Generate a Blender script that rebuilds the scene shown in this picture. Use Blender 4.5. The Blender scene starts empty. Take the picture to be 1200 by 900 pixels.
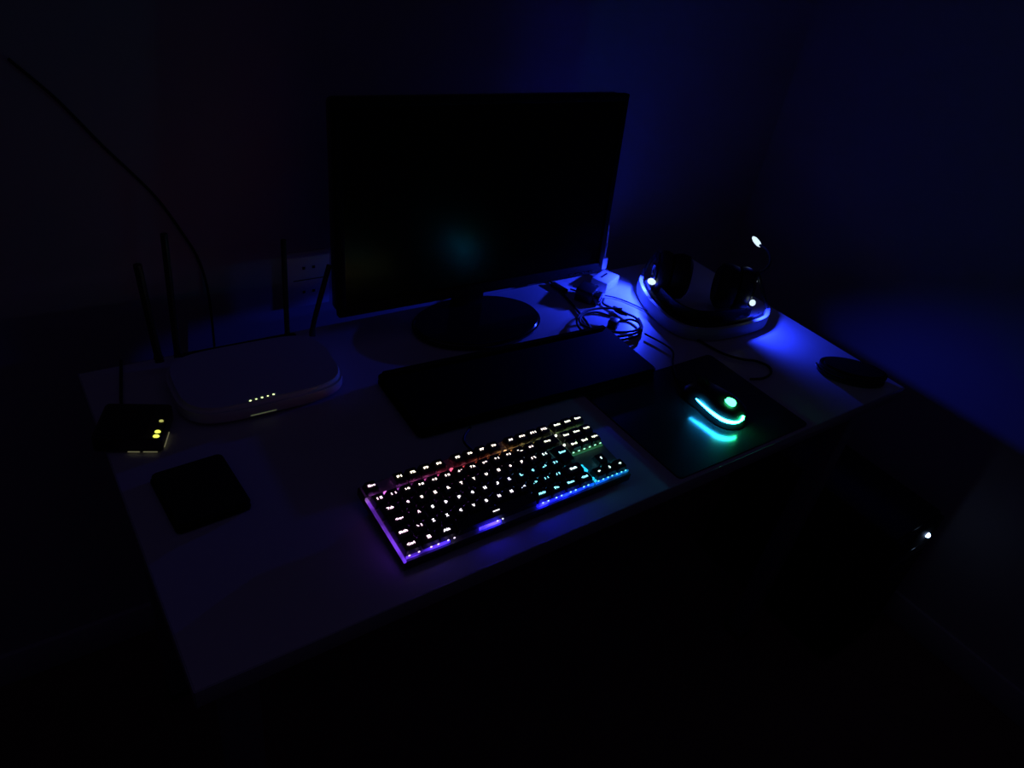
import bpy, bmesh, math, random
from mathutils import Vector, Matrix
random.seed(4)
S = bpy.context.scene
COL = S.collection

# ------------------------------------------------------------------ camera
cd = bpy.data.cameras.new('camera')
cd.sensor_fit = 'HORIZONTAL'; cd.sensor_width = 36.0
cd.lens = 36.0 * 870 / 1200
cd.clip_start = 0.02
cam = bpy.data.objects.new('camera', cd); COL.objects.link(cam)
cam.matrix_world = Matrix(((0.815054, 0.226996, -0.533067, -0.307109),
                           (-0.561089, 0.53863, -0.628536, -0.579537),
                           (0.144451, 0.811388, 0.566377, 0.676517),
                           (0, 0, 0, 1)))
S.camera = cam

# ------------------------------------------------------------------ night sky glow, exposure
W = bpy.data.worlds.new('night'); S.world = W; W.use_nodes = True
bg = W.node_tree.nodes['Background']
bg.inputs[0].default_value = (0.38, 0.27, 1.0, 1); bg.inputs[1].default_value = 0.020
S.view_settings.view_transform = 'Standard'
S.view_settings.look = 'None'
S.view_settings.exposure = 0.0
S.view_settings.gamma = 1.0
S.view_settings.use_curve_mapping = False

BLUE = (0.015, 0.036, 1.0)

def spot(name, loc, direction, power, angle, blend, radius=0.004, color=BLUE, parent=None):
    l = bpy.data.lights.new(name, 'SPOT'); l.energy = power; l.color = color
    l.spot_size = math.radians(angle); l.spot_blend = blend; l.shadow_soft_size = radius
    o = bpy.data.objects.new(name, l); COL.objects.link(o)
    o.location = loc
    o.rotation_euler = Vector(direction).to_track_quat('-Z', 'Y').to_euler()
    return o

def point(name, loc, power, radius=0.004, color=BLUE):
    l = bpy.data.lights.new(name, 'POINT'); l.energy = power; l.color = color; l.shadow_soft_size = radius
    o = bpy.data.objects.new(name, l); COL.objects.link(o); o.location = loc
    return o

# ------------------------------------------------------------------ materials
def mat(name, color, rough=0.5, spec=0.5, metal=0.0, grain=0.0, scale=60.0, bump=0.0, coat=0.0):
    m = bpy.data.materials.new(name); m.use_nodes = True
    nt = m.node_tree; b = nt.nodes['Principled BSDF']
    b.inputs['Base Color'].default_value = (*color, 1)
    b.inputs['Roughness'].default_value = rough
    b.inputs['Specular IOR Level'].default_value = spec
    b.inputs['Metallic'].default_value = metal
    b.inputs['Coat Weight'].default_value = coat
    if grain or bump:
        tc = nt.nodes.new('ShaderNodeTexCoord'); nz = nt.nodes.new('ShaderNodeTexNoise')
        nz.inputs['Scale'].default_value = scale; nz.inputs['Detail'].default_value = 4
        nt.links.new(tc.outputs['Object'], nz.inputs['Vector'])
        if grain:
            mx = nt.nodes.new('ShaderNodeMix'); mx.data_type = 'RGBA'
            mx.inputs[6].default_value = (*[max(0, c * (1 - grain)) for c in color], 1)
            mx.inputs[7].default_value = (*[min(1, c * (1 + grain)) for c in color], 1)
            nt.links.new(nz.outputs['Fac'], mx.inputs[0]); nt.links.new(mx.outputs[2], b.inputs['Base Color'])
        if bump:
            bp = nt.nodes.new('ShaderNodeBump'); bp.inputs['Strength'].default_value = bump
            bp.inputs['Distance'].default_value = 0.001
            nt.links.new(nz.outputs['Fac'], bp.inputs['Height']); nt.links.new(bp.outputs[0], b.inputs['Normal'])
    return m

def glow(name, color, strength):
    m = bpy.data.materials.new(name); m.use_nodes = True
    b = m.node_tree.nodes['Principled BSDF']
    b.inputs['Base Color'].default_value = (0.1, 0.1, 0.1, 1)
    b.inputs['Emission Color'].default_value = (*color, 1)
    b.inputs['Emission Strength'].default_value = strength
    return m

def glow_objcolor(name, strength):
    m = bpy.data.materials.new(name); m.use_nodes = True
    nt = m.node_tree; b = nt.nodes['Principled BSDF']
    b.inputs['Base Color'].default_value = (0.1, 0.1, 0.1, 1)
    oi = nt.nodes.new('ShaderNodeObjectInfo')
    nt.links.new(oi.outputs['Color'], b.inputs['Emission Color'])
    b.inputs['Emission Strength'].default_value = strength
    return m

def glow_ramp(name, axis, lo, hi, stops, strength, sizevar=0.0):
    """an emitter whose colour runs along an object axis (addressable LED row)"""
    m = bpy.data.materials.new(name); m.use_nodes = True
    nt = m.node_tree; b = nt.nodes['Principled BSDF']
    b.inputs['Base Color'].default_value = (0.1, 0.1, 0.1, 1)
    tc = nt.nodes.new('ShaderNodeTexCoord'); sp = nt.nodes.new('ShaderNodeSeparateXYZ')
    mr = nt.nodes.new('ShaderNodeMapRange'); mr.inputs[1].default_value = lo; mr.inputs[2].default_value = hi
    cr = nt.nodes.new('ShaderNodeValToRGB')
    nt.links.new(tc.outputs['Object'], sp.inputs[0]); nt.links.new(sp.outputs[axis], mr.inputs[0])
    nt.links.new(mr.outputs[0], cr.inputs[0]); nt.links.new(cr.outputs[0], b.inputs['Emission Color'])
    e = cr.color_ramp.elements
    while len(e) > 1: e.remove(e[0])
    e[0].position = stops[0][0]; e[0].color = (*stops[0][1], 1)
    for p, c in stops[1:]:
        n = e.new(p); n.color = (*c, 1)
    b.inputs['Emission Strength'].default_value = strength
    if sizevar:     # uneven brightness from one diode to the next
        nz = nt.nodes.new('ShaderNodeTexNoise'); nz.inputs['Scale'].default_value = 75; nz.inputs['Detail'].default_value = 0
        nt.links.new(tc.outputs['Object'], nz.inputs['Vector'])
        m2 = nt.nodes.new('ShaderNodeMapRange'); m2.inputs[1].default_value = 0.35; m2.inputs[2].default_value = 0.65
        m2.inputs[3].default_value = strength * (1 - 0.8 * sizevar); m2.inputs[4].default_value = strength * 1.4
        nt.links.new(nz.outputs['Fac'], m2.inputs[0]); nt.links.new(m2.outputs[0], b.inputs['Emission Strength'])
    return m

M = {
 'wall': mat('painted_wall', (0.45, 0.42, 0.42), 0.9, 0.1, grain=0.04, scale=3, bump=0.3),
 'floor': mat('dark_floor', (0.20, 0.09, 0.07), 0.75, 0.2, grain=0.3, scale=12),
 'desk': mat('white_laminate', (0.62, 0.61, 0.62), 0.38, 0.4, grain=0.03, scale=30, bump=0.05),
 'desk_edge': mat('edge_band', (0.45, 0.45, 0.46), 0.14, 1.0),
 'metal_leg': mat('grey_steel', (0.35, 0.35, 0.37), 0.4, 0.5, 0.6),
 'black_gloss': mat('black_gloss', (0.012, 0.012, 0.013), 0.12, 0.5),
 'black_satin': mat('black_satin', (0.018, 0.018, 0.019), 0.35, 0.4, grain=0.2, scale=200),
 'black_matte': mat('black_matte', (0.02, 0.019, 0.02), 0.6, 0.3, grain=0.3, scale=300, bump=0.2),
 'screen': mat('screen_panel', (0.004, 0.004, 0.004), 0.22, 0.14),
 'bezel': mat('bezel', (0.005, 0.0045, 0.005), 0.7, 0.1),
 'cloth_pad': mat('pad_surface', (0.014, 0.014, 0.015), 0.20, 1.0, grain=0.3, scale=900),
 'leather': mat('black_leather', (0.012, 0.011, 0.011), 0.55, 0.3, grain=0.3, scale=250, bump=0.6),
 'dull_black': mat('dull_black_plastic', (0.003, 0.003, 0.0032), 0.7, 0.05),
 'white_plastic': mat('white_plastic', (0.72, 0.72, 0.72), 0.35, 0.4, grain=0.02, scale=20),
 'router_white': mat('router_plastic', (0.60, 0.60, 0.62), 0.45, 0.35, grain=0.03, scale=20),
 'band': mat('pale_band', (0.42, 0.42, 0.46), 0.5, 0.3, grain=0.05, scale=80),
 'plate': mat('keyboard_plate', (0.25, 0.25, 0.26), 0.45, 0.5, 0.3),
 'cap': mat('key_plastic', (0.03, 0.03, 0.031), 0.5, 0.35, grain=0.1, scale=500),
 'pin': mat('metal_pin', (0.6, 0.6, 0.6), 0.25, 0.5, 1.0),
 'smoked': mat('smoked_plastic', (0.05, 0.05, 0.04), 0.3, 0.5),
}

# ------------------------------------------------------------------ helpers
def link(name, me, m, parent=None, loc=None, rot=None):
    o = bpy.data.objects.new(name, me); COL.objects.link(o)
    if m is not None:
        me.materials.clear(); me.materials.append(m)
    if parent: o.parent = parent
    if loc: o.location = loc
    if rot: o.rotation_euler = rot
    return o

def tag(o, label=None, cat=None, group=None, kind=None):
    if label: o['label'] = label
    if cat: o['category'] = cat
    if group: o['group'] = group
    if kind: o['kind'] = kind
    return o

def thing(name, label, cat, loc=(0, 0, 0), rot=(0, 0, 0), group=None):
    o = bpy.data.objects.new(name, None); COL.objects.link(o)
    o.empty_display_size = 0.02
    o.location = loc; o.rotation_euler = rot
    return tag(o, label, cat, group)

def bm_box(bm, c, s, bev=0.0, seg=2, rot=0.0):
    r = bmesh.ops.create_cube(bm, size=1.0)
    vs = r['verts']
    bmesh.ops.scale(bm, vec=s, verts=vs)
    if bev:
        es = list({e for v in vs for e in v.link_edges})
        rr = bmesh.ops.bevel(bm, geom=es, offset=bev, segments=seg, affect='EDGES', profile=0.5)
        vs = list({v for v in rr['verts']} | {v for v in vs if v.is_valid})
    if rot: bmesh.ops.rotate(bm, verts=vs, matrix=Matrix.Rotation(rot, 3, 'Z'))
    bmesh.ops.translate(bm, vec=c, verts=vs)

def finish(name, bm, m, parent=None, smooth=False, **k):
    me = bpy.data.meshes.new(name); bm.normal_update(); bm.to_mesh(me); bm.free()
    if smooth:
        for p in me.polygons: p.use_smooth = True
        me.set_sharp_from_angle(angle=math.radians(40))
    return link(name, me, m, parent, **k)

def box(name, c, s, m, parent=None, bev=0.0, seg=2, rot=0.0, **k):
    bm = bmesh.new(); bm_box(bm, c, s, bev, seg, rot)
    return finish(name, bm, m, parent, smooth=bev > 0, **k)

def smooth_path(pts, n=8):
    P = [Vector(p) for p in pts]; out = []
    for i in range(len(P) - 1):
        p0 = P[max(i - 1, 0)]; p1 = P[i]; p2 = P[i + 1]; p3 = P[min(i + 2, len(P) - 1)]
        for k in range(n):
            t = k / n
            out.append(0.5 * ((2 * p1) + (p2 - p0) * t + (2 * p0 - 5 * p1 + 4 * p2 - p3) * t * t + (3 * p1 - p0 - 3 * p2 + p3) * t ** 3))
    out.append(P[-1]); return out

def bm_sweep(bm, path, prof, up=Vector((0, 0, 1)), taper=None):
    """sweep a closed profile [(side, up)] along path"""
    rings = []
    n = len(path)
    for i, p in enumerate(path):
        t = (path[min(i + 1, n - 1)] - path[max(i - 1, 0)]).normalized()
        u = up if abs(t.dot(up)) < 0.95 else Vector((0, 1, 0))
        s = t.cross(u).normalized(); w = s.cross(t).normalized()
        k = taper(i / (n - 1)) if taper else 1.0
        rings.append([bm.verts.new(p + s * a * k + w * b * k) for a, b in prof])
    m = len(prof)
    for i in range(n - 1):
        for j in range(m):
            bm.faces.new((rings[i][j], rings[i][(j + 1) % m], rings[i + 1][(j + 1) % m], rings[i + 1][j]))
    bm.faces.new(rings[0][::-1]); bm.faces.new(rings[-1])
    bmesh.ops.recalc_face_normals(bm, faces=bm.faces)

def circle(r, n=10, ry=None):
    return [(r * math.cos(2 * math.pi * i / n), (ry or r) * math.sin(2 * math.pi * i / n)) for i in range(n)]

def tube(name, pts, r, m, parent=None, n=8, sub=8, taper=None):
    bm = bmesh.new(); bm_sweep(bm, smooth_path(pts, sub), circle(r, n), taper=taper)
    return finish(name, bm, m, parent, smooth=True)

def prism(name, outline, z0, z1, m, parent=None, bev=0.0, seg=2, **k):
    bm = bmesh.new()
    vs = [bm.verts.new((x, y, z0)) for x, y in outline]
    f = bm.faces.new(vs)
    r = bmesh.ops.extrude_face_region(bm, geom=[f])
    bmesh.ops.translate(bm, vec=(0, 0, z1 - z0), verts=[v for v in r['geom'] if isinstance(v, bmesh.types.BMVert)])
    bmesh.ops.recalc_face_normals(bm, faces=bm.faces)
    if bev:
        es = [e for e in bm.edges if abs(e.verts[0].co.z - e.verts[1].co.z) < 1e-6]
        bmesh.ops.bevel(bm, geom=es, offset=bev, segments=seg, affect='EDGES')
    return finish(name, bm, m, parent, smooth=True, **k)

def lathe(name, prof, m, parent=None, n=32, squash=1.0, **k):
    """prof: (radius, z)"""
    bm = bmesh.new(); rings = []
    for r, z in prof:
        rings.append([bm.verts.new((r * math.cos(2 * math.pi * i / n), r * math.sin(2 * math.pi * i / n) * squash, z)) for i in range(n)])
    for a in range(len(rings) - 1):
        for i in range(n):
            bm.faces.new((rings[a][i], rings[a][(i + 1) % n], rings[a + 1][(i + 1) % n], rings[a + 1][i]))
    bm.faces.new(rings[0][::-1]); bm.faces.new(rings[-1])
    bmesh.ops.recalc_face_normals(bm, faces=bm.faces)
    return finish(name, bm, m, parent, smooth=True, **k)

def rrect(w, h, r, n=6, cx=0, cy=0):
    out = []
    for qx, qy, a0 in ((1, 1, 0), (-1, 1, 90), (-1, -1, 180), (1, -1, 270)):
        for i in range(n + 1):
            a = math.radians(a0 + 90 * i / n)
            out.append((cx + qx * (w / 2 - r) + r * math.cos(a), cy + qy * (h / 2 - r) + r * math.sin(a)))
    return out

# ------------------------------------------------------------------ the room
FZ = -0.74
tag(box('wall_back', (-0.30, 0.61, 0.56), (3.52, 0.10, 2.6), M['wall']), 'dark plain wall behind the desk and monitor', kind='structure')
tag(box('wall_right', (1.41, -0.92, 0.56), (0.10, 2.96, 2.6), M['wall']), 'plain wall to the right of the desk', kind='structure')
tag(box('floor', (-0.30, -0.90, FZ - 0.03), (3.52, 3.12, 0.06), M['floor']), 'dark floor under the desk', kind='structure')
tag(box('baseboard_back', (-0.35, 0.554, FZ + 0.04), (3.38, 0.012, 0.08), M['wall'], bev=0.003), kind='structure')
tag(box('baseboard_right', (1.354, -0.95, FZ + 0.04), (0.012, 2.88, 0.08), M['wall'], bev=0.003), kind='structure')

tag(box('wall_left', (-2.01, -0.92, 0.56), (0.10, 2.96, 2.6), M['wall']), 'plain wall far to the left of the desk', kind='structure')
tag(box('wall_front', (-0.30, -2.45, 0.56), (3.52, 0.10, 2.6), M['wall']), 'plain wall opposite the desk', kind='structure')
# wall socket left of the monitor
sk = thing('wall_socket', 'pale rectangular socket plate on the wall left of the monitor', 'wall socket', (0.143, 0.56, 0.028))
bm = bmesh.new(); bm_box(bm, (0, -0.005, 0), (0.078, 0.010, 0.104), 0.002, 2)
finish('cover_plate', bm, M['white_plastic'], sk, smooth=True)
box('seam', (0, -0.0105, 0.002), (0.056, 0.001, 0.0015), M['black_matte'], sk)
for dz in (0.025, -0.022):
    bm = bmesh.new()
    for dx in (-0.009, 0.009): bm_box(bm, (dx, -0.0105, dz), (0.005, 0.001, 0.005))
    finish('socket_hole', bm, M['black_matte'], sk)

# ------------------------------------------------------------------ desk
dk = thing('desk', 'wide white laminate desk standing against the back wall', 'desk', (0, 0, FZ))
x0, x1, y0, y1 = -0.245, 1.012, -0.129, 0.440
box('tabletop', ((x0 + x1) / 2, (y0 + y1) / 2, -0.0125 - FZ), (x1 - x0 - 0.004, y1 - y0 - 0.004, 0.025), M['desk'], dk)
bm = bmesh.new()
for c, s in ((((x0 + x1) / 2, y0 + 0.001, 0), (x1 - x0, 0.002, 0.0252)), (((x0 + x1) / 2, y1 - 0.001, 0), (x1 - x0, 0.002, 0.0252)),
             ((x0 + 0.001, (y0 + y1) / 2, 0), (0.002, y1 - y0, 0.0252)), ((x1 - 0.001, (y0 + y1) / 2, 0), (0.002, y1 - y0, 0.0252))):
    bm_box(bm, (c[0], c[1], -0.0125 - FZ), s, 0.0009, 2)
finish('edge_banding', bm, M['desk_edge'], dk, smooth=True)
LL = -0.025 - FZ
for lx, ly in ((x0 + 0.05, y0 + 0.05), (x1 - 0.06, y0 + 0.05), (x0 + 0.05, y1 - 0.05), (x1 - 0.06, y1 - 0.05)):
    lg = box('leg', (lx, ly, LL / 2 + 0.005), (0.04, 0.04, LL - 0.01), M['metal_leg'], dk, bev=0.004)
    box('foot', (lx, ly, 0.005), (0.044, 0.044, 0.01), M['black_matte'], lg)
for lx in (x0 + 0.05, x1 - 0.06):
    box('side_rail', (lx, (y0 + y1) / 2, LL - 0.02), (0.02, y1 - y0 - 0.145, 0.035), M['metal_leg'], dk)
box('back_rail', ((x0 + x1) / 2, y1 - 0.05, LL - 0.02), (x1 - x0 - 0.155, 0.02, 0.035), M['metal_leg'], dk)

# ------------------------------------------------------------------ monitor
MW, MH = 0.538, 0.328
mo = thing('monitor', 'large black widescreen monitor switched off, centre of the desk', 'monitor', (0.386, 0.368, 0), (0, 0, math.radians(-1.3)))
tilt = math.radians(-5.6)
hd = Matrix.Translation((0, -0.01, 0.06)) @ Matrix.Rotation(tilt, 4, 'X')
def mon_box(name, c, s, m, bev=0.0, parent=mo):
    bm = bmesh.new(); bm_box(bm, c, s, bev, 2)
    bm.transform(hd)
    return finish(name, bm, m, parent, smooth=bev > 0)
back = mon_box('housing', (0, 0.022, MH / 2), (MW - 0.004, 0.030, MH - 0.004), M['black_satin'], 0.008)
mon_box('rear_bulge', (0, 0.048, MH / 2 - 0.01), (MW * 0.55, 0.03, MH * 0.6), M['black_satin'], 0.01)
bm = bmesh.new()
bw = 0.012
bm_box(bm, (0, 0.003, MH - bw / 2), (MW, 0.014, bw), 0.002)
bm_box(bm, (0, 0.003, 0.010), (MW, 0.014, 0.020), 0.002)
for sx in (-1, 1): bm_box(bm, (sx * (MW / 2 - bw / 2), 0.003, MH / 2), (bw, 0.014, MH - 0.02), 0.002)
bm.transform(hd); finish('bezel', bm, M['bezel'], mo, smooth=True)
mon_box('screen', (0, 0.003, MH / 2 + 0.004), (MW - 2 * bw + 0.002, 0.008, MH - 0.032), M['screen'])
for k in range(4): mon_box('button', (MW / 2 - 0.03 - k * 0.016, -0.0045, 0.006), (0.009, 0.002, 0.003), M['black_satin'])
box('neck', (0, 0.04, 0.07), (0.06, 0.025, 0.125), M['black_gloss'], mo, bev=0.006)
bs = [(0.125 * math.cos(a), 0.082 * math.sin(a)) for a in [2 * math.pi * i / 48 for i in range(48)]]
bo = prism('base', bs, 0.0, 0.014, M['black_gloss'], mo, bev=0.005, seg=3)
bo.location = (-0.01, -0.020, 0)

# ------------------------------------------------------------------ headset lying on the desk
hs = thing('headset', 'black headset with blue lit ear cups and pale headband lying on the desk', 'headset', (0, 0, 0))
bp = smooth_path([(0.778, 0.352, 0.020), (0.757, 0.332, 0.017), (0.734, 0.288, 0.0145), (0.719, 0.240, 0.0145), (0.714, 0.198, 0.0145), (0.727, 0.162, 0.0145), (0.765, 0.140, 0.0145),
                  (0.820, 0.131, 0.0145), (0.870, 0.129, 0.0145), (0.915, 0.134, 0.0145), (0.944, 0.152, 0.018)], 8)
hp = [(-0.0035, -0.0125), (0.0035, -0.0125), (0.005, -0.006), (0.005, 0.006), (0.0035, 0.0125), (-0.0035, 0.0125), (-0.005, 0.006), (-0.005, -0.006)]
bm = bmesh.new(); bm_sweep(bm, bp, hp); hb = finish('headband', bm, M['band'], hs, smooth=True)
ip = [Vector((p.x, p.y, p.z)) + (Vector((0.85, 0.26, p.z)) - p).normalized() * 0.011 for p in bp[6:-6]]
bm = bmesh.new(); bm_sweep(bm, ip, circle(0.007, 10, 0.015)); finish('headband_cushion', bm, M['leather'], hs, smooth=True)

ip2 = [Vector((p.x, p.y, 0)) + (Vector((0.85, 0.26, 0)) - Vector((p.x, p.y, 0))).normalized() * 0.030 + Vector((0, 0, 0.026)) for p in bp[8:-8]]
bm = bmesh.new(); bm_sweep(bm, ip2, [(-0.002, -0.022), (0.002, -0.022), (0.002, 0.022), (-0.002, 0.022)], taper=lambda t: 0.45 + 0.55 * math.sin(math.pi * t)); finish('added_dark_strap', bm, M['leather'], hs, smooth=True)  # black strap added to darken the space inside the headband
LED_B = glow('blue_white_led', (0.66, 0.86, 1.0), 1.15)
def ear_cup(c, ang, flip):
    """cup is a drum with its axis horizontal, outward normal at angle ang"""
    R = Matrix.Translation(c) @ Matrix.Rotation(ang, 4, 'Z') @ Matrix.Rotation(math.pi / 2, 4, 'Y')
    def ln(name, prof, m, parent):
        o = lathe(name, prof, m, parent, 32, 0.92); o.data.transform(R); return o
    cup = ln('ear_cup', [(0.030, -0.012), (0.044, -0.006), (0.047, 0.004), (0.045, 0.014), (0.036, 0.021), (0.020, 0.024)], M['black_satin'], hs)
    ln('ear_cushion', [(0.016, -0.046), (0.034, -0.049), (0.044, -0.042), (0.047, -0.028), (0.043, -0.011), (0.030, -0.010)], M['leather'], cup)
    ln('cup_ring', [(0.037, 0.0195), (0.040, 0.0185), (0.040, 0.022), (0.036, 0.024)], M['black_gloss'], cup)
    ln('cup_cap', [(0.016, 0.022), (0.016, 0.027), (0.010, 0.028)], M['black_gloss'], cup)
    return cup, R
cupL, RL = ear_cup((0.796, 0.311, 0.052), math.radians(137), 1)
cupR, RR = ear_cup((0.905, 0.206, 0.052), math.radians(-43), -1)
def led_lens(p, r, parent, m=LED_B, sc=(1, 1, 1)):
    bm = bmesh.new(); bmesh.ops.create_icosphere(bm, subdivisions=2, radius=r)
    bmesh.ops.scale(bm, vec=sc, verts=bm.verts); bmesh.ops.translate(bm, vec=p, verts=bm.verts)
    return finish('led', bm, m, parent, smooth=True)
led_lens((0.752, 0.302, 0.046), 0.0082, cupL, sc=(1.0, 1.1, 0.75))
led_lens((0.783, 0.320, 0.070), 0.0035, cupL, sc=(1, 0.8, 1.2))
led_lens((0.890, 0.157, 0.049), 0.0060, cupR, sc=(1, 1, 1.1))
led_lens((0.933, 0.193, 0.070), 0.0028, cupR, sc=(1, 0.8, 1.1))
# stems that carry the lights from the cups to the band
tube('yoke', [(0.800, 0.345, 0.085), (0.783, 0.350, 0.055), (0.776, 0.350, 0.030)], 0.004, M['black_satin'], hs)
tube('yoke', [(0.945, 0.205, 0.085), (0.945, 0.180, 0.055), (0.941, 0.152, 0.028)], 0.004, M['black_satin'], hs)
mic = tube('microphone_boom', [(0.936, 0.213, 0.065), (0.975, 0.205, 0.090), (1.005, 0.235, 0.104), (1.0135, 0.276, 0.107)], 0.0028, M['black_matte'], hs)
bm = bmesh.new(); bmesh.ops.create_icosphere(bm, subdivisions=2, radius=0.0075); bmesh.ops.scale(bm, vec=(0.75, 0.75, 1.9), verts=bm.verts)
bm.transform(Matrix.Translation((1.010, 0.2725, 0.1105)) @ Vector((0.30, -0.65, -0.48)).to_track_quat('Z', 'Y').to_matrix().to_4x4())
finish('microphone_led', bm, LED_B, mic, smooth=True)
lightL = spot('left_ear_cup_light', (0.739, 0.305, 0.053), (-0.66, 0.42, -1.15), 1.2, 132, 0.55, 0.004)
spot('upper_left_ear_cup_light', (0.772, 0.330, 0.078), (-0.86, 0.0, -0.80), 3.2, 116, 0.6, 0.003)
lightR = spot('right_ear_cup_light', (0.897, 0.144, 0.053), (0.52, -0.66, -1.10), 1.25, 132, 0.7, 0.004)
point('microphone_tip_light', (1.005, 0.262, 0.135), 0.014, 0.006)

tube('headset_cable', [(0.74, 0.150, 0.004), (0.752, 0.095, 0.003), (0.774, 0.064, 0.003), (0.794, 0.050, 0.003), (0.804, 0.027, 0.003), (0.790, 0.010, 0.003),
                       (0.762, 0.004, 0.003), (0.735, 0.012, 0.003)], 0.0022, M['black_matte'], hs)

# ------------------------------------------------------------------ chargers and cables right of the monitor
ad = thing('white_charger', 'small white charger block on the desk beside the monitor', 'charger', (0.708, 0.385, 0), (0, 0, math.radians(22)))
box('body', (0, 0, 0.012), (0.058, 0.038, 0.024), M['white_plastic'], ad, bev=0.004)
box('label_print', (0.0, 0.004, 0.0243), (0.026, 0.004, 0.0005), M['black_matte'], ad)
tube('cable', [(0.028, 0.006, 0.012), (0.045, 0.016, 0.014), (0.062, 0.040, 0.012), (0.072, 0.066, 0.008)], 0.0014, M['white_plastic'], ad)
bk = thing('black_charger', 'black plug-in charger cube lying in front of the white charger block', 'charger', (0.636, 0.357, 0), (0, 0, math.radians(32)))
box('body', (0, 0, 0.0135), (0.044, 0.036, 0.027), M['black_satin'], bk, bev=0.004)
box('end_cap', (-0.006, -0.024, 0.012), (0.026, 0.016, 0.021), M['black_gloss'], bk, bev=0.003)
for dx in (-0.008, 0.008):
    tube('pin', [(dx, 0.017, 0.014), (dx, 0.032, 0.014)], 0.0018, M['pin'], bk, sub=2)
wp = thing('white_usb_plug', 'white USB plug on a thin white cable hanging by the monitor corner', 'plug', (0, 0, 0))
box('plug_body', (0.722, 0.414, 0.037), (0.017, 0.007, 0.026), M['white_plastic'], wp, bev=0.002, rot=0)
box('metal_tip', (0.722, 0.414, 0.0215), (0.012, 0.0045, 0.010), M['pin'], wp)
tube('cable', [(0.722, 0.414, 0.050), (0.729, 0.425, 0.085), (0.724, 0.436, 0.130), (0.66, 0.44, 0.17), (0.58, 0.43, 0.18)], 0.0013, M['white_plastic'], wp)

def cable(label, pts, r, grp=None):
    o = tube('cable', pts, r, M['black_matte'])
    return tag(o, label, 'cable', grp)
z = 0.003
c1 = cable('black cable curving from under the monitor down into the coil', [(0.60, 0.455, z), (0.607, 0.430, z), (0.597, 0.373, z), (0.581, 0.301, z), (0.563, 0.233, z),
      (0.584, 0.206, z), (0.637, 0.204, z), (0.668, 0.225, z), (0.684, 0.252, z)], 0.0024)
bx = Matrix.Translation((0.6055, 0.405, 0.005)) @ Matrix.Rotation(math.radians(10), 4, 'Z')
bm = bmesh.new(); bm_box(bm, (0, 0, 0), (0.011, 0.040, 0.009), 0.002); bm.transform(bx); finish('inline_block', bm, M['black_satin'], c1, smooth=True)
z2 = 0.0085
c2 = cable('black cable looped in a wide ring with an inline ferrite bead', [(0.665, 0.335, 0.006), (0.653, 0.322, 0.004), (0.658, 0.296, z2 - 0.003), (0.663, 0.272, z2), (0.672, 0.250, z2), (0.660, 0.218, z2), (0.625, 0.205, z2),
      (0.570, 0.215, z2), (0.540, 0.245, z2), (0.552, 0.282, z2), (0.590, 0.304, z2), (0.630, 0.303, z2), (0.664, 0.281, z2 + 0.004)], 0.0024)
bm = bmesh.new(); bm_sweep(bm, [Vector((0.661, 0.300, 0.006)), Vector((0.659, 0.289, 0.007)), Vector((0.660, 0.278, 0.0075)), Vector((0.665, 0.265, z2))], circle(0.0055, 10), taper=lambda t: 0.65 + 0.35 * math.sin(math.pi * t))
finish('ferrite_bead', bm, M['black_satin'], c2, smooth=True)
z3 = 0.0145
c3 = cable('short black cable ending in a plug in the middle of the coil', [(0.626, 0.248, 0.010), (0.650, 0.240, z3), (0.655, 0.220, z3), (0.632, 0.206, z3), (0.592, 0.214, z3), (0.560, 0.236, z3), (0.545, 0.262, z3),
      (0.566, 0.286, z3), (0.602, 0.287, z3), (0.622, 0.268, 0.012)], 0.0022)
box('plug', (0.616, 0.250, 0.0085), (0.022, 0.018, 0.016), M['black_satin'], c3, bev=0.003, rot=0.5)
c4 = cable('thin black cable from the black charger towards the headset', [(0.676, 0.345, 0.006), (0.697, 0.333, z), (0.712, 0.303, z), (0.722, 0.270, z), (0.735, 0.240, z)], 0.0014)

# ------------------------------------------------------------------ black oval case on the right
oc = thing('glasses_case', 'small black oval case lying at the right end of the desk', 'case', (0.936, -0.060, 0), (0, 0, math.radians(-44)))
def oval(a, b, n=40): return [(a * math.cos(2 * math.pi * i / n), b * math.sin(2 * math.pi * i / n)) for i in range(n)]
prism('lower_shell', oval(0.062, 0.034), 0.0, 0.011, M['black_matte'], oc, bev=0.003, seg=2)
prism('lid', oval(0.062, 0.034), 0.0125, 0.022, M['black_matte'], oc, bev=0.007, seg=3)
prism('zip', oval(0.0605, 0.0325), 0.0105, 0.013, M['black_gloss'], oc)
box('zip_pull', (-0.064, 0.004, 0.010), (0.004, 0.010, 0.002), M['pin'], oc, bev=0.0005)

# ------------------------------------------------------------------ mouse pad and mouse
pad = thing('mouse_pad', 'smooth black square mouse pad under the lit mouse', 'mouse pad', (0.573, -0.010, 0))
prism('top_sheet', rrect(0.304, 0.224, 0.008), 0.0015, 0.003, M['cloth_pad'], pad)
prism('rubber_backing', rrect(0.304, 0.224, 0.008), 0.0, 0.0015, M['black_matte'], pad)

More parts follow.
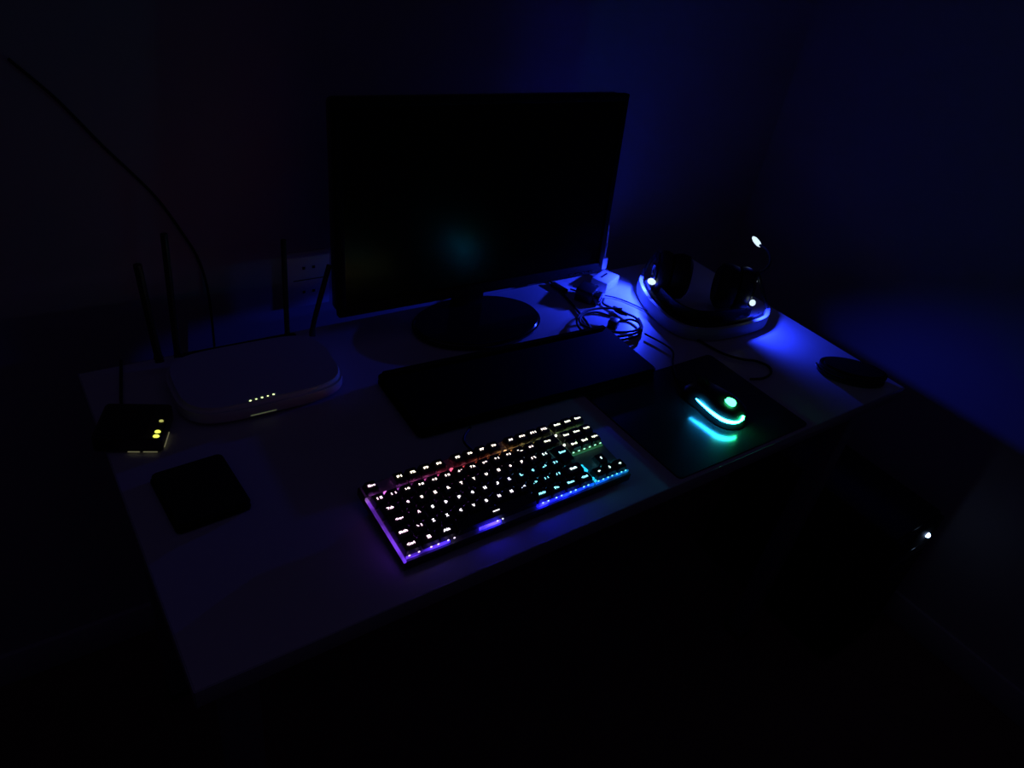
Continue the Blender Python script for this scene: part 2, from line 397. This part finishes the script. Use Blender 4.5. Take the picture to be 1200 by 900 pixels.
ms = thing('computer_mouse', 'black gaming mouse with green and cyan light strips on the mouse pad', 'computer mouse', (0.600, -0.021, 0.003), (0, 0, 0))
PZ = 0.035
def mouse_half(v):   # half width along length, v 0 rear .. 1 front
    return 0.0315 * (math.sin(math.pi * min(1, (v * 0.94 + 0.0)) ** 0.62) ** 0.38 * 0.93 + 0.0) if 0 < v < 1 else 0.004
def mouse_top(v):
    return PZ * (0.42 + 0.58 * math.sin(math.pi * (0.12 + 0.78 * v) ** 0.85) ** 1.0) * (1.0 if v > 0.1 else 0.72 + 2.8 * v)
bm = bmesh.new(); rings = []
NL, NR = 22, 18
for i in range(NL + 1):
    v = 0.5 - 0.5 * math.cos(math.pi * i / NL)
    y = -0.060 + 0.120 * v
    w = 0.033 * max(0.0, 1 - abs(2 * v - 1) ** 4.2) ** 0.5 * (1 - 0.10 * math.exp(-((v - 0.58) / 0.16) ** 2))
    h = PZ * (0.55 + 0.45 * math.sin(math.pi * min(1, 0.18 + 0.80 * v))) * max(0.0, 1 - abs(2 * v - 1) ** 6) ** 0.5
    w = max(w, 0.001); h = max(h, 0.004)
    ring = []
    for k in range(NR + 1):
        a = math.pi * k / NR
        ca, sa = math.cos(a), math.sin(a)
        ring.append(bm.verts.new((w * math.copysign(abs(ca) ** 0.7, ca), y, 0.002 + (h - 0.002) * sa ** 0.75)))
    rings.append(ring)
for i in range(NL):
    for k in range(NR):
        bm.faces.new((rings[i][k], rings[i][k + 1], rings[i + 1][k + 1], rings[i + 1][k]))
    bm.faces.new((rings[i][0], rings[i + 1][0], rings[i + 1][NR], rings[i][NR]))
bm.faces.new(rings[0]); bm.faces.new(rings[-1])
bmesh.ops.recalc_face_normals(bm, faces=bm.faces)
shell = finish('shell', bm, M['black_satin'], ms, smooth=True)
box('button_gap', (0, 0.038, 0.0345), (0.0012, 0.036, 0.004), M['black_matte'], ms)
bm = bmesh.new(); bmesh.ops.create_cone(bm, cap_ends=True, segments=20, radius1=0.010, radius2=0.010, depth=0.007)
bm.transform(Matrix.Translation((0, 0.034, 0.030)) @ Matrix.Rotation(math.pi / 2, 4, 'Y')); finish('scroll_wheel', bm, M['black_matte'], ms, smooth=True)
# curved light strip round the left side and the rear; underglow; palm mark
GREEN = (0.10, 1.0, 0.42); CYAN = (0.03, 0.62, 1.0)
mg = glow_ramp('mouse_strip_light', 0, -0.034, 0.004, ((0.0, (0.016, 0.40, 1.0)), (0.25, (0.022, 0.80, 1.0)), (0.55, (0.022, 1.0, 0.55)), (1.0, (0.020, 1.0, 0.22))), 48.0)
STRIP = [(-0.0330, 0.014, 0.0195), (-0.0330, -0.006, 0.0175), (-0.0325, -0.026, 0.0165), (-0.0300, -0.043, 0.0165), (-0.0215, -0.0535, 0.0165), (-0.0100, -0.0580, 0.0170), (-0.0010, -0.0570, 0.0190), (0.0030, -0.0545, 0.0220)]
bm = bmesh.new(); bm_sweep(bm, smooth_path(STRIP, 8), circle(0.0021, 8), taper=lambda t: 0.35 + 0.9 * math.sin(math.pi * min(1, t * 1.15 + 0.03)) if t < 0.8 else 1.05)
finish('side_light', bm, mg, ms, smooth=True)
mk = glow('mouse_mark_light', (0.045, 1.0, 0.30), 9.0)
# palm emblem: a round badge with a small notch
bo_ = []
for i in range(28):
    a = 2 * math.pi * i / 28
    r = 0.0095 * (1 - 0.22 * math.exp(-((a - 1.9) / 0.25) ** 2) + 0.05 * math.cos(3 * a))
    bo_.append((r * math.cos(a), r * math.sin(a)))
em = prism('emblem', bo_, 0.0, 0.0012, mk, ms, bev=0.0003, seg=1)
em.location = (-0.006, -0.030, 0.0352); em.rotation_euler = (math.radians(10), 0, 0)
tube('mouse_cable', [(0, 0.058, 0.010), (0.002, 0.085, 0.003), (0.030, 0.125, 0.003), (0.060, 0.160, 0.004), (0.05, 0.22, 0.004)], 0.0018, M['black_matte'], ms)

# ------------------------------------------------------------------ lit keyboard
U = 0.01905
kb = thing('lit_keyboard', 'compact black mechanical keyboard with rainbow backlit keys', 'keyboard', (0, 0, 0.0336), (math.radians(5), 0, 0))
KX0, KX1 = -0.16 * U, 18.42 * U
KY0, KY1 = -4.86 * U, 1.84 * U
PT = -0.0115   # top of the plate
bm = bmesh.new(); bm_box(bm, ((KX0 + KX1) / 2, (KY0 + KY1) / 2, PT - 0.0065), (KX1 - KX0, KY1 - KY0, 0.013), 0.002, 2)
finish('case', bm, M['black_satin'], kb, smooth=True)
box('top_plate', ((KX0 + KX1) / 2, (KY0 + KY1) / 2, PT + 0.0003), (KX1 - KX0 - 0.004, KY1 - KY0 - 0.004, 0.0006), M['plate'], kb)
for sx in (0.06, 0.28):
    box('rear_foot', (sx, KY1 - 0.012, PT - 0.0165), (0.022, 0.008, 0.0115), M['black_matte'], kb)
tube('cable', [(0.17, KY1 - 0.002, PT - 0.006), (0.172, KY1 + 0.03, -0.0228), (0.20, KY1 + 0.055, -0.0300)], 0.002, M['black_matte'], kb)

anch = [(-0.2, -1.2, (0.55, 0.12, 0.75)), (1.5, -0.2, (0.50, 0.10, 0.80)), (4, -0.2, (0.75, 0.12, 0.42)), (6.25, -0.3, (0.85, 0.08, 0.12)), (9, -0.4, (0.80, 0.16, 0.05)),
        (10.8, -0.4, (0.95, 0.42, 0.12)), (13, -0.4, (0.55, 0.45, 0.15)), (16, -0.8, (0.45, 0.55, 0.15)), (16.5, 1.2, (0.10, 0.60, 0.20)), (18, 1, (0.25, 0.60, 0.2)),
        (14.5, 1.3, (0.1, 0.7, 0.7)), (12, 2.2, (0.08, 0.5, 0.9)), (8, 1.8, (0.12, 0.10, 0.8)), (7, 0.8, (0.5, 0.10, 0.35)), (2, 2, (0.42, 0.10, 0.6)), (0, 4, (0.42, 0.12, 0.85)), (0, 1, (0.6, 0.15, 0.6)),
        (4, 4.4, (0.25, 0.15, 0.95)), (8, 4.4, (0.13, 0.12, 1.0)), (11, 4.4, (0.10, 0.22, 1.0)), (13.5, 4.4, (0.05, 0.45, 1.0)), (15.2, 4.0, (0.02, 0.65, 0.95)), (18, 4.4, (0.05, 0.75, 0.75)), (16.7, 3, (0.15, 0.65, 0.75))]
def hue(x, r):
    s = 0; c = [0, 0, 0]
    for ax, ar, ac in anch:
        w = 1 / ((x - ax) ** 2 + (1.6 * (r - ar)) ** 2 + 0.3) ** 2
        s += w
        for k in range(3): c[k] += w * ac[k]
    return [v / s for v in c]
LEG = glow_objcolor('legend_light', 3.6)
DIODE = glow_objcolor('key_led', 75.0)

caps = {}
def cap_mesh(w):
    if w in caps: return caps[w]
    bm = bmesh.new()
    W0, D0 = w * U / 2 - 0.0006, U / 2 - 0.0006
    W1, D1 = W0 - 0.0024, D0 - 0.0020
    lv = [(W0, D0, -0.0085), (W0 - 0.0003, D0 - 0.0003, -0.0065), (W1 + 0.0006, D1 + 0.0006, -0.0010), (W1, D1, -0.0004)]
    R = []
    for a, b, zz in lv:
        c = 0.0013
        R.append([bm.verts.new(p) for p in ((-a + c, -b, zz), (a - c, -b, zz), (a, -b + c, zz), (a, b - c, zz), (a - c, b, zz), (-a + c, b, zz), (-a, b - c, zz), (-a, -b + c, zz))])
    for i in range(len(R) - 1):
        for k in range(8): bm.faces.new((R[i][k], R[i][(k + 1) % 8], R[i + 1][(k + 1) % 8], R[i + 1][k]))
    bm.faces.new(R[-1]); bm.normal_update()
    me = bpy.data.meshes.new('key_cap'); bm.to_mesh(me); bm.free(); me.materials.append(M['cap'])
    caps[w] = me; return me

legs = {}
def legend_mesh(txt, w, h):
    key = (txt, w, h)
    if key in legs: return legs[key]
    me = None
    if txt in ('UP', 'DOWN', 'LEFT', 'RIGHT'):
        a = {'UP': 0, 'LEFT': 90, 'DOWN': 180, 'RIGHT': -90}[txt]
        bm = bmesh.new()
        t = [bm.verts.new(p) for p in ((-0.0016, 0.0001, 0), (0.0016, 0.0001, 0), (0, 0.0021, 0))]; bm.faces.new(t)
        q = [bm.verts.new(p) for p in ((-0.0006, -0.002, 0), (0.0006, -0.002, 0), (0.0006, 0.0001, 0), (-0.0006, 0.0001, 0))]; bm.faces.new(q)
        bm.transform(Matrix.Rotation(math.radians(a), 4, 'Z'))
        me = bpy.data.meshes.new('legend'); bm.to_mesh(me); bm.free()
    elif txt in ('WIN', 'BAR'):
        bm = bmesh.new()
        if txt == 'BAR': bm_box(bm, (0, 0, 0), (w, h, 0.0001))
        else:
            for sx in (-1, 1):
                for sy in (-1, 1): bm_box(bm, (sx * 0.00115, sy * 0.00115, 0), (0.0019, 0.0019, 0.0001))
        me = bpy.data.meshes.new('legend'); bm.to_mesh(me); bm.free()
    else:
        cu = bpy.data.curves.new('t', 'FONT'); cu.body = txt; cu.size = 1.0; cu.offset = 0.028; cu.resolution_u = 1
        to = bpy.data.objects.new('t', cu); COL.objects.link(to)
        dg = bpy.context.evaluated_depsgraph_get(); dg.update()
        me = bpy.data.meshes.new_from_object(to.evaluated_get(dg))
        bpy.data.objects.remove(to); bpy.data.curves.remove(cu)
        xs = [v.co.x for v in me.vertices]; ys = [v.co.y for v in me.vertices]
        a, b, c, d = min(xs), max(xs), min(ys), max(ys)
        for v in me.vertices:
            v.co = Vector(((v.co.x - (a + b) / 2) * w / (b - a), (v.co.y - (c + d) / 2) * h / (d - c), 0))
    me.materials.append(LEG); legs[key] = me
    return me

R0 = -1.17
rows = []
def K(txt, x, r, w=1.0, lw=None, lh=0.0034): rows.append((txt, x, r, w, lw, lh))
K('Esc', 0.5, R0)
for i in range(4): K('F%d' % (i + 1), 2.5 + i, R0)
for i in range(4): K('F%d' % (i + 5), 7 + i, R0)
for i in range(4): K('F%d' % (i + 9), 11.5 + i, R0)
for i, t in enumerate(('PrtSc', 'ScrLk', 'Pause')): K(t, 15.75 + i, R0)
for i, t in enumerate(("' \"", '1 !', '2 @', '3 #', '4 $', '5 %', '6 \u00a8', '7 &', '8 *', '9 (', '0 )', '- _', '= +')): K(t, 0.5 + i, 0)
K('Bksp', 14, 0, 2)
for i, t in enumerate(('Ins', 'Home', 'PgUp')): K(t, 15.75 + i, 0)
K('Tab', 0.75, 1, 1.5)
for i, t in enumerate('QWERTYUIOP'): K(t, 2 + i, 1)
K('\u00b4 `', 12, 1); K('[ {', 13, 1)
for i, t in enumerate(('Del', 'End', 'PgDn')): K(t, 15.75 + i, 1)
K('Caps', 0.875, 2, 1.75)
for i, t in enumerate('ASDFGHJKL'): K(t, 2.25 + i, 2)
K('\u00c7', 11.25, 2); K('~ ^', 12.25, 2); K('] }', 13.25, 2)
K('Enter', 14.375, 1.35, 1.25)
K('Shift', 0.625, 3, 1.25); K('\\ |', 1.75, 3)
for i, t in enumerate('ZXCVBNM'): K(t, 2.75 + i, 3)
K(', <', 9.75, 3); K('. >', 10.75, 3); K('; :', 11.75, 3); K('/ ?', 12.75, 3)
K('Shift', 14.125, 3, 1.75)
K('UP', 16.75, 3)
K('Ctrl', 0.625, 4, 1.25); K('WIN', 1.875, 4, 1.25); K('Alt', 3.125, 4, 1.25); K('BAR', 6.875, 4, 6.25, 0.0095, 0.0009)
K('AltGr', 10.625, 4, 1.25); K('Fn', 11.875, 4, 1.25); K('Menu', 13.125, 4, 1.25); K('Ctrl', 14.375, 4, 1.25)
K('LEFT', 15.75, 4); K('DOWN', 16.75, 4); K('RIGHT', 17.75, 4)
dio = bpy.data.meshes.new('key_led'); _b = bmesh.new(); bm_box(_b, (0, 0, 0), (0.0028, 0.0016, 0.0012)); _b.to_mesh(dio); _b.free(); dio.materials.append(DIODE)
for t, x, r, w, lw, lh in rows:
    n = len(t.replace(' ', ''))
    if lw is None:
        lw = {1: 0.0036, 2: 0.0068, 3: 0.0090, 4: 0.0102, 5: 0.0112}.get(n, 0.008)
        if n == 1: lh = 0.0040
        if n == 2 and ' ' not in t: lw = 0.0064
        if n >= 4 and w == 1: lw = 0.0100
    key = bpy.data.objects.new('key', cap_mesh(w)); COL.objects.link(key); key.parent = kb; key.location = (x * U, -r * U, 0)
    if t == 'Enter':    # tall stepped enter key
        key.scale = (1, 1.95, 1); key.location = (x * U, -1.5 * U, 0)
    lg = bpy.data.objects.new('legend', legend_mesh(t, lw, lh)); COL.objects.link(lg); lg.parent = key
    lg.location = (0, 0, 0.0001)
    if t == 'Enter': lg.scale = (1, 1 / 1.95, 1); lg.location = (0, 0.0015, 0.0001)
    h = hue(x, r); mxv = max(h)
    k = 0.55
    lc = [k + (1 - k) * v / mxv for v in h]
    if r <= 1 and 2 < x < 13: lc = [1.0, 0.80, 0.78]
    if x < 2.3: lc = [1.0, 0.62, 0.86]
    if r >= 2 and 2.3 <= x < 9: lc = [0.95, 0.85, 1.0]
    if r < 0 and 2 < x: lc = [1.0, 0.86, 0.62 + 0.01 * x]
    if x > 15 and r < 2: lc = [0.95, 1.0, 0.75]
    if x > 10.2 and 1.2 < r: lc = [0.22, 0.78, 0.95]
    if x > 13.9 and r in (3,): lc = [0.65, 1.0, 1.0]
    if x > 15.2 and r > 2: lc = [0.6, 1.0, 0.95]
    lg.color = (*lc, 1)
    d = bpy.data.objects.new('key_led', dio); COL.objects.link(d); d.parent = key
    d.location = (0, U * 0.28, PT + 0.0012); d.color = (*h, 1)
    if t == 'Enter': d.scale = (1, 1 / 1.95, 1)

def strip(name, pts, prof, m, **k):
    bm = bmesh.new(); bm_sweep(bm, [Vector(p) for p in pts], prof)
    return finish(name, bm, m, kb, **k)
flat = lambda a, b: [(-a, -b), (a, -b), (a, b), (-a, b)]
num_glow = glow_ramp('number_row_glow', 0, 1.2 * U, 15 * U, ((0, (0.30, 0.06, 0.50)), (0.1, (0.34, 0.05, 0.45)), (0.25, (0.5, 0.06, 0.26)), (0.38, (0.75, 0.04, 0.10)), (0.55, (0.65, 0.09, 0.02)), (0.68, (0.9, 0.30, 0.06)), (0.8, (0.25, 0.17, 0.03)), (1, (0.15, 0.18, 0.05))), 0.9, 1.0)
strip('light_strip', [((1.2 + i * 0.5) * U, 0.585 * U, PT + 0.0014) for i in range(28)], flat(0.0012, 0.0008), num_glow)
left_glow = glow_ramp('left_side_glow', 1, -4.8 * U, 0.7 * U, ((0, (0.16, 0.04, 0.95)), (0.25, (0.22, 0.05, 0.90)), (0.6, (0.16, 0.035, 0.60)), (0.9, (0.18, 0.035, 0.62)), (1, (0.6, 0.25, 0.9))), 0.7, 0.5)
strip('light_strip', [(-0.10 * U, (0.62 - i * 0.27) * U, PT + 0.0022) for i in range(21)], flat(0.0014, 0.0020), left_glow)
front_glow = glow_ramp('front_glow', 0, 0, 18.3 * U, ((0, (0.20, 0.05, 1.2)), (0.17, (0.10, 0.04, 2.0)), (0.34, (0.28, 0.16, 10.0)), (0.55, (0.11, 0.09, 16.0)), (0.68, (0.03, 0.12, 9.0)), (0.8, (0.003, 0.13, 1.4)), (1, (0.003, 0.15, 0.35))), 0.85, 1.0)
FY = -4.585 * U
for a, b in ((0.05, 3.1), (5.3, 6.9), (9.9, 14.9), (15.1, 18.2)):
    strip('light_strip', [((a + (b - a) * i / 12) * U, FY, PT + 0.0036) for i in range(13)], flat(0.0010, 0.0017), front_glow, )
bead_glow = glow_ramp('bead_glow', 0, 0, 18.3 * U, ((0, (1.0, 0.62, 1.0)), (0.35, (0.8, 0.75, 1.0)), (0.6, (0.4, 0.7, 1.0)), (0.8, (0.2, 0.9, 1.0)), (1, (0.1, 0.8, 0.85))), 1.6)
bm = bmesh.new()
for x in (0.25, 0.9, 1.75, 2.25, 2.95, 3.4, 6.65, 7.05, 10.35, 10.8, 11.5, 11.95, 12.75, 13.2, 13.95, 14.35, 15.3, 15.75, 16.2, 16.6, 17.05, 17.5, 17.9):
    bm_box(bm, (x * U, FY - 0.0002, PT + 0.0064), (0.0026, 0.0014, 0.0018), 0.0005, 1)
tag(finish('front_led', bm, bead_glow, kb), kind='stuff')
nav_glow = glow('nav_glow', (0.03, 0.20, 0.06), 0.4)
strip('light_strip', [((15.3 + 0.24 * i) * U, -1.60 * U, PT + 0.0016) for i in range(13)], flat(0.0014, 0.0012), nav_glow)
bm = bmesh.new()
for i in range(6): bm_box(bm, ((15.35 + 0.52 * i) * U, -1.56 * U, PT + 0.0060), (0.0034, 0.0012, 0.0018), 0.0005, 1)
tag(finish('nav_led', bm, glow('nav_bead_glow', (0.35, 1.0, 0.6), 1.8), kb), kind='stuff')
bm = bmesh.new()
for x, r, s in ((15.12, 2.9, 0.0030), (15.14, 3.15, 0.0030), (15.16, 3.35, 0.0034), (15.14, 4.2, 0.0026), (15.15, 4.45, 0.0026)):
    bm_box(bm, (x * U, -r * U, PT + 0.005), (s, s * 1.3, 0.004), 0.0006, 1)
tag(finish('side_led', bm, glow('side_bead_glow', (0.02, 0.62, 1.0), 1.3), kb), kind='stuff')
bm = bmesh.new()
for x, r in ((1.22, -0.42), (6.25, -0.50), (10.75, -0.50)):
    bm_box(bm, (x * U, -(r - 0.15) * U, PT + 0.0035), (0.0045, 0.003, 0.0035), 0.0006, 1)
tag(finish('gap_led', bm, glow_ramp('gap_glow', 0, 1.2 * U, 11 * U, ((0, (0.75, 0.18, 0.75)), (0.5, (1.0, 0.10, 0.22)), (1, (1.0, 0.55, 0.25))), 1.4), kb), kind='stuff')
bm = bmesh.new()
for x, r in ((15.08, -0.35), (15.08, 0.72)): bm_box(bm, (x * U, -r * U, PT + 0.008), (0.003, 0.003, 0.003), 0.0006, 1)
tag(finish('gap_led', bm, glow('gap_white', (0.95, 1.0, 0.8), 2.2), kb), kind='stuff')

# ------------------------------------------------------------------ flat black slab behind the keyboard
ok = thing('flat_case', 'long flat black slab lying between the monitor and the backlit keyboard', 'case', (0.353, 0.173, 0), (0, 0, math.radians(-2.5)))
prism('lower_shell', rrect(0.450, 0.150, 0.010), 0.002, 0.010, M['dull_black'], ok, bev=0.002)
prism('lid', rrect(0.450, 0.150, 0.010), 0.0106, 0.019, M['dull_black'], ok, bev=0.003)
prism('rear_ridge', rrect(0.436, 0.010, 0.004, cy=0.067), 0.0188, 0.0225, M['black_gloss'], ok, bev=0.0012)
for fx in (-0.2, 0.2):
    for fy in (-0.06, 0.06): box('rubber_foot', (fx, fy, 0.0011), (0.02, 0.01, 0.0022), M['black_matte'], ok)

# ------------------------------------------------------------------ router
rt = thing('router', 'white wifi router with antennas and five green lights left of the monitor', 'router', (-0.030, 0.318, 0), (0, 0, math.radians(-1)))
ro = []
for i in range(60):      # rounded slab with a bowed front
    a = 2 * math.pi * i / 60; ca, sa = math.cos(a), math.sin(a)
    ro.append((0.118 * math.copysign(abs(ca) ** 0.45, ca), 0.078 * math.copysign(abs(sa) ** 0.62, sa)))
prism('body', ro, 0.003, 0.030, M['router_white'], rt, bev=0.006, seg=3)
prism('vent_panel', rrect(0.17, 0.010, 0.004, cy=0.072), 0.006, 0.0295, M['black_matte'], rt)
for fx in (-0.07, 0.07):
    for fy in (-0.04, 0.04): box('rubber_foot', (fx, fy, 0.0016), (0.014, 0.012, 0.0032), M['black_matte'], rt)
G1 = glow('router_led', (0.80, 1.0, 0.45), 2.2)
for k in range(5):
    p = prism('status_led', rrect(0.0026, 0.0022, 0.0008, 2), 0.0298, 0.0304, G1, rt)
    p.location = (-0.031 + k * 0.0082, -0.070 + (0.0006 * k if k < 9 else 0), 0)
    p.scale = (1.0, 1, 1) if k % 2 == 0 else (0.8, 0.8, 1)
box('painted_lip_highlight', (-0.016, -0.0772, 0.0105), (0.036, 0.002, 0.0012), glow('lip_highlight_glow', (0.10, 0.12, 0.06), 0.8), rt)  # highlight below the router's front lip, painted as a dim glowing bar
def antenna(x, y, lean, h, r=0.0045):
    a = tube('antenna', [(x, y, 0.020), (x + lean * 0.15, y + 0.004, 0.045), (x + lean, y + 0.010, h)], r, M['black_satin'], rt, sub=4, taper=lambda t: 1.0 if t > 0.3 else 1.25)
    return a
antenna(-0.114, 0.080, -0.008, 0.172, 0.0055)
antenna(-0.088, 0.082, 0.004, 0.211, 0.0048)
antenna(0.076, 0.082, 0.001, 0.182, 0.0042)
antenna(0.112, 0.072, 0.032, 0.136, 0.0042)

# small box with three yellow lights
md = thing('modem', 'small dark box with three yellow lights at the left edge of the desk', 'modem', (-0.206, 0.273, 0), (0, 0, math.radians(-25)))
prism('body', rrect(0.082, 0.075, 0.006), 0.002, 0.024, M['smoked'], md, bev=0.002)
prism('lid', rrect(0.058, 0.064, 0.005, cx=-0.008), 0.0235, 0.0250, M['black_satin'], md)
box('foot', (0, 0, 0.0012), (0.06, 0.055, 0.0024), M['black_matte'], md)
Y1 = glow('yellow_led', (0.85, 0.95, 0.10), 1.5); Y2 = glow('dim_yellow_led', (0.5, 0.5, 0.12), 0.9)
for k, (yy, m_, r_) in enumerate(((-0.0315, Y1, 0.0036), (-0.0225, Y1, 0.0034), (-0.0006, Y2, 0.0026))):
    bm = bmesh.new(); bmesh.ops.create_cone(bm, cap_ends=True, segments=16, radius1=r_, radius2=r_ * 0.85, depth=0.0014)
    bm.transform(Matrix.Translation((0.0345, yy, 0.0246)) @ Matrix.Diagonal((1.1, 0.8, 1, 1)))
    finish('status_led', bm, m_, md, smooth=True)
RG = glow('edge_glint_glow', (0.16, 0.15, 0.08), 0.8)  # highlight on the modem's lower edges, painted as thin glowing tubes
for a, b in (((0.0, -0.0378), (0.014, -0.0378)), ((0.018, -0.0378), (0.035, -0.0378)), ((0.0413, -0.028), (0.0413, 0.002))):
    tube('painted_edge_glint', [(a[0], a[1], 0.0035), (b[0], b[1], 0.0035)], 0.0006, RG, md, sub=2, n=6)
tube('cable', [(-0.02, 0.035, 0.012), (-0.03, 0.06, 0.006), (-0.04, 0.10, 0.004), (-0.055, 0.165, 0.004)], 0.0022, M['black_matte'], md)

# wallet in front of the modem
wl = thing('wallet', 'small black square wallet lying flat in front of the modem', 'wallet', (-0.165, 0.128, 0), (0, 0, math.radians(3)))
prism('lower_flap', rrect(0.088, 0.104, 0.007), 0.0, 0.006, M['leather'], wl, bev=0.0015)
prism('upper_flap', rrect(0.086, 0.102, 0.007, cx=0.001), 0.0065, 0.013, M['leather'], wl, bev=0.002)

# cable hanging on the wall, upper left
tag(tube('wall_cable', [(-0.235, 0.555, 0.395), (-0.196, 0.555, 0.351), (-0.172, 0.555, 0.318), (-0.147, 0.555, 0.282), (-0.090, 0.555, 0.205), (-0.055, 0.555, 0.136), (-0.039, 0.555, 0.097), (-0.030, 0.553, 0.050), (-0.028, 0.548, -0.02), (-0.03, 0.545, -0.2)], 0.0021, M['black_matte']),
    'thin black cable hanging diagonally down the wall above the router', 'cable')

# ------------------------------------------------------------------ computer on the floor at the right
pc = thing('computer_tower', 'black computer tower on the floor right of the desk with one blue light', 'computer', (1.165, -0.039, FZ))
box('case', (0, 0, 0.21), (0.19, 0.40, 0.40), M['black_satin'], pc, bev=0.006)
box('front_panel', (0, -0.204, 0.21), (0.184, 0.012, 0.39), M['black_matte'], pc, bev=0.004)
for fx in (-0.07, 0.07):
    for fy in (-0.15, 0.15): box('foot', (fx, fy, 0.006), (0.03, 0.03, 0.012), M['black_matte'], pc)
box('drive_slot', (0, -0.2105, 0.33), (0.15, 0.002, 0.03), M['black_gloss'], pc, bev=0.0005)
bm = bmesh.new(); bmesh.ops.create_icosphere(bm, subdivisions=2, radius=0.006); bmesh.ops.translate(bm, vec=(0.045, -0.211, 0.37), verts=bm.verts)
finish('power_led', bm, glow('power_led', (0.4, 0.6, 1.0), 8), pc, smooth=True)
